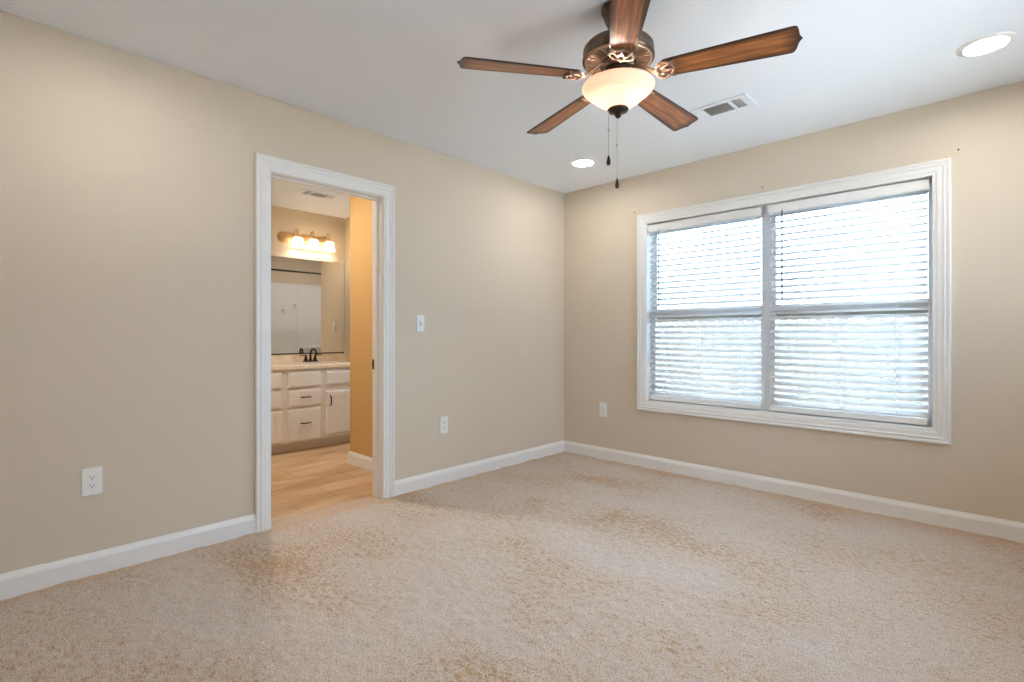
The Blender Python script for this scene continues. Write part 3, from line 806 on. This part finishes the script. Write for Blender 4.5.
dr2 = vp('door', panel_front(-1.205, -.960, .125, .545, True), M['cabinet']); pull(-1.24 + .09, .455, True, dr2)

ct = thing('vanity_countertop', 'cream marbled vanity countertop under the backsplash', 'countertop', (-2.12, -1.67, .775))
def cp(name, bm, m_): 
    o = obj(name, bm, m_); o.location = (2.12, 1.67, -.775); o.parent = ct; return o
cp('slab', box(B(), BX + .003, -1.775, VY0 - .02, VY1, .776, .816, .006, 3), M['counter'])
bsp = box(B(), BX + .002, BX + .022, VY0 - .02, VY1, .8165, .893, .003)
box(bsp, BX + .022, -1.80, VY1 - .020, VY1, .8165, .893, .003)
tag(obj('backsplash', bsp, M['counter']), 'low cream marbled backsplash between counter and mirror', 'backsplash')
bm = B()
ring = []
lathe(bm, [(1.0, .8155), (.99, .8162), (.95, .8164), (.92, .8158)], 48, caps=False)
for v in bm.verts: v.co.x = -2.09 + v.co.x * .165; v.co.y = -1.393 + v.co.y * .215
cp('basin_rim', bm, M['acrylic'])

# faucet
fc = thing('bathroom_faucet', 'dark bronze two-handle faucet on the vanity counter', 'faucet', (-2.335, -1.393, .8168))
obj('base', box(B(), -.024, .024, -.075, .075, 0, .014, .005, 3), M['bronze'], fc)
ps = []
for k in range(15):
    a = PI * k / 14 * 1.02
    ps.append((.050 - .050 * math.cos(a), .018 * (k / 14), .085 + .050 * math.sin(a)))
bm = B(); tube(bm, [(0, 0, .010), (0, 0, .05)] + ps + [(.101, .019, .070)], [.014, .011] + [.0098] * 15 + [.0105], 12)
obj('spout', bm, M['bronze'], fc)
for s_ in (1, -1):
    bm = B(); lathe(bm, [(.0205, .012), (.018, .030), (.012, .048), (.011, .058), (.013, .064), (.009, .071), (0, .073)], 18, (0, s_ * .050, 0))
    tube(bm, [(0, s_ * .050, .066), (.004, s_ * .075, .069), (.008, s_ * .118, .071)], [.0065, .005, .0045], 8)
    obj('handle', bm, M['bronze'], fc)

# mirror
mr_ = thing('vanity_mirror', 'large frameless wall mirror above the vanity', 'mirror', (BX, -1.63, .9))
def mp_(name, bm, m_):
    o = obj(name, bm, m_); o.location = (-BX, 1.63, -.9); o.parent = mr_; return o
mp_('mirror_glass', box(B(), BX + .001, BX + .006, -2.32, -.958, .905, 1.919), M['mirror'])
c_ = mp_('bottom_channel', box(B(), BX + .001, BX + .010, -2.32, -.958, .896, .908), M['bronze']); c_['label'] = 'dark bronze bottom channel'

# vanity light bar
vl = thing('vanity_light', 'copper-toned three-shade vanity light bar above the mirror', 'wall light', (BX, -1.395, 2.13))
def stadium(hw, r_): 
    out = []
    for k in range(17): a = -PI / 2 + PI * k / 16; out.append((hw - r_ + r_ * math.cos(a), r_ * math.sin(a)))
    for k in range(17): a = PI / 2 + PI * k / 16; out.append((-hw + r_ + r_ * math.cos(a), r_ * math.sin(a)))
    return out
toX = lambda p: (p[2], p[0], p[1])
bm = B(); prism(bm, stadium(.305, .056), .001, .010, toX); prism(bm, stadium(.292, .044), .010, .018, toX); prism(bm, stadium(.275, .028), .018, .024, toX)
obj('back_plate', bm, M['brass'], vl)
for y in (-.125, .045, .222):
    ps = [(.020, y, .018)]
    for k in range(9):
        a = PI * k / 8; ps.append((.054 - .034 * math.cos(a), y, .060 + .028 * math.sin(a)))
    ps.append((.088, y, .020))
    bm = B(); tube(bm, ps, .0065, 10); lathe(bm, [(.011, .026), (.019, .020), (.020, -.004), (.012, -.006)], 20, (.088, y, 0))
    ar = obj('arm', bm, M['brass'], vl)
    pr_ = [(.020, .000), (.036, -.002), (.044, -.010), (.047, -.030), (.050, -.060), (.056, -.085), (.064, -.105), (.066, -.108)]
    bm = B(); lathe(bm, pr_ + [(r_ - .0025, z + .0005) for r_, z in pr_[::-1]], 36, (.088, y, 0), caps=False)
    sh = obj('glass_shade', bm, M['shade'], vl); sh['label'] = 'frosted white bell shade'
    bm = B(); lathe(bm, [(0, -.088), (.012, -.086), (.022, -.075), (.025, -.062), (.021, -.046), (.012, -.030), (.011, -.008), (0, -.007)], 18, (.088, y, 0))
    bb = obj('bulb', bm, M['van_bulb'], vl); bb['label'] = 'glowing warm bulb'

# ------------------------------------------------------------ tub corner seen in the mirror
sr_ = thing('shower_surround', 'white acrylic tub surround seen in the bathroom mirror', 'shower surround', (-T, -.75, .42))
def sp_(name, bm, m_=M['acrylic']):
    o = obj(name, bm, m_); o.location = (T, .75, -.42); o.parent = sr_; return o
bm = box(B(), -T - .014, -T - .001, -1.498, -.498, .44, 1.88, .003); sp_('wall_panel', bm)
sp_('wall_panel', box(B(), -T - .014, -T - .001, -.492, -.002, .44, 1.88, .003))
sp_('seam_strip', box(B(), -T - .019, -T - .014, -.510, -.480, .44, 1.87, .002))
sp_('end_panel', box(B(), -.90, -T - .014, -.014, -.001, .44, 1.88, .003))
bm = B(); prism(bm, [(-T - .013, -.015), (-T - .013, -.42)] + [(-T - .013 - .17 * math.sin(PI / 2 * k / 10) , -.42 + .405 * (1 - math.cos(PI / 2 * k / 10))) for k in range(1, 11)], .915, .945)
sp_('soap_shelf', bm)
tb = thing('bathtub', 'white bathtub in the corner behind the wall stub', 'bathtub', (-.5, -.75, 0))
bm = B()
box(bm, -.90, -.86, -1.498, -.002, -.004, .44, .008); box(bm, -.16, -T - .001, -1.498, -.002, -.004, .44, .004)
box(bm, -.86, -.16, -1.498, -1.44, -.004, .44, .004); box(bm, -.86, -.16, -.06, -.002, -.004, .44, .004); box(bm, -.86, -.16, -1.44, -.06, -.004, .09)
o = obj('tub_shell', bm, M['acrylic']); o.location = (.5, .75, 0); o.parent = tb
rod = B(); tube(rod, [(-.88, -1.499, 1.975), (-.88, -.001, 1.975)], .0125, 14)
lathe(rod, [(.028, -1.4995), (.028, -1.490), (.014, -1.482)], 20, (-.88, 0, 1.975), 'y'); lathe(rod, [(.014, -.018), (.028, -.010), (.028, -.0005)], 20, (-.88, 0, 1.975), 'y')
o = obj('shower_rod', rod, M['bronze']); tag(o, 'dark bronze shower curtain rod seen in the mirror', 'shower rod')
for y, z, lb in ((-.72, 1.48, 'small grey hook on the tub surround, lower one in the mirror'), (-.55, 1.56, 'small grey hook on the tub surround, higher one in the mirror')):
    bm = B(); lathe(bm, [(.018, 0), (.018, -.006), (.008, -.010)], 18, (0, 0, 0), 'x')
    tube(bm, [(-.008, 0, 0), (-.012, 0, -.03), (-.022, 0, -.045), (-.034, 0, -.040), (-.036, 0, -.030)], .004, 8)
    o = obj('suction_hook', bm, M['hook'], loc=(-T - .0145, y, z)); tag(o, lb, 'hook', 'hooks on the tub surround')

# ------------------------------------------------------------ outdoors, seen between the slats
struct('ground_outside', box(B(), -8, 16, -12, 16, -.40, -.30), M['ground'], 'pale ground outside the window', 'ground')
fence = thing('privacy_fence', 'pale vertical board fence glimpsed through the blinds', 'fence', (1.5, 3.6, -.30))
bm = B(); x = -6.0
rf = random.Random(9)
while x < 9.5:
    w = .138; top = 1.58 + rf.uniform(-.01, .01)
    prism(bm, [(x, 0), (x + w, 0), (x + w, top), (x + w - .03, top + .035), (x + .03, top + .035), (x, top)], 3.60, 3.618, lambda p: (p[0] - 1.5, p[2] - 3.6, p[1]))
    x += w + .001
obj('boards', bm, M['fence'], fence)
for z in (.25, .85, 1.40): obj('rail', box(B(), -7.5, 8.0, .019, .058, z, z + .085), M['fence'], fence)
for i in range(7): obj('post', box(B(), -7.3 + i * 2.5, -7.21 + i * 2.5, .059, .149, 0, 1.55), M['fence'], fence)
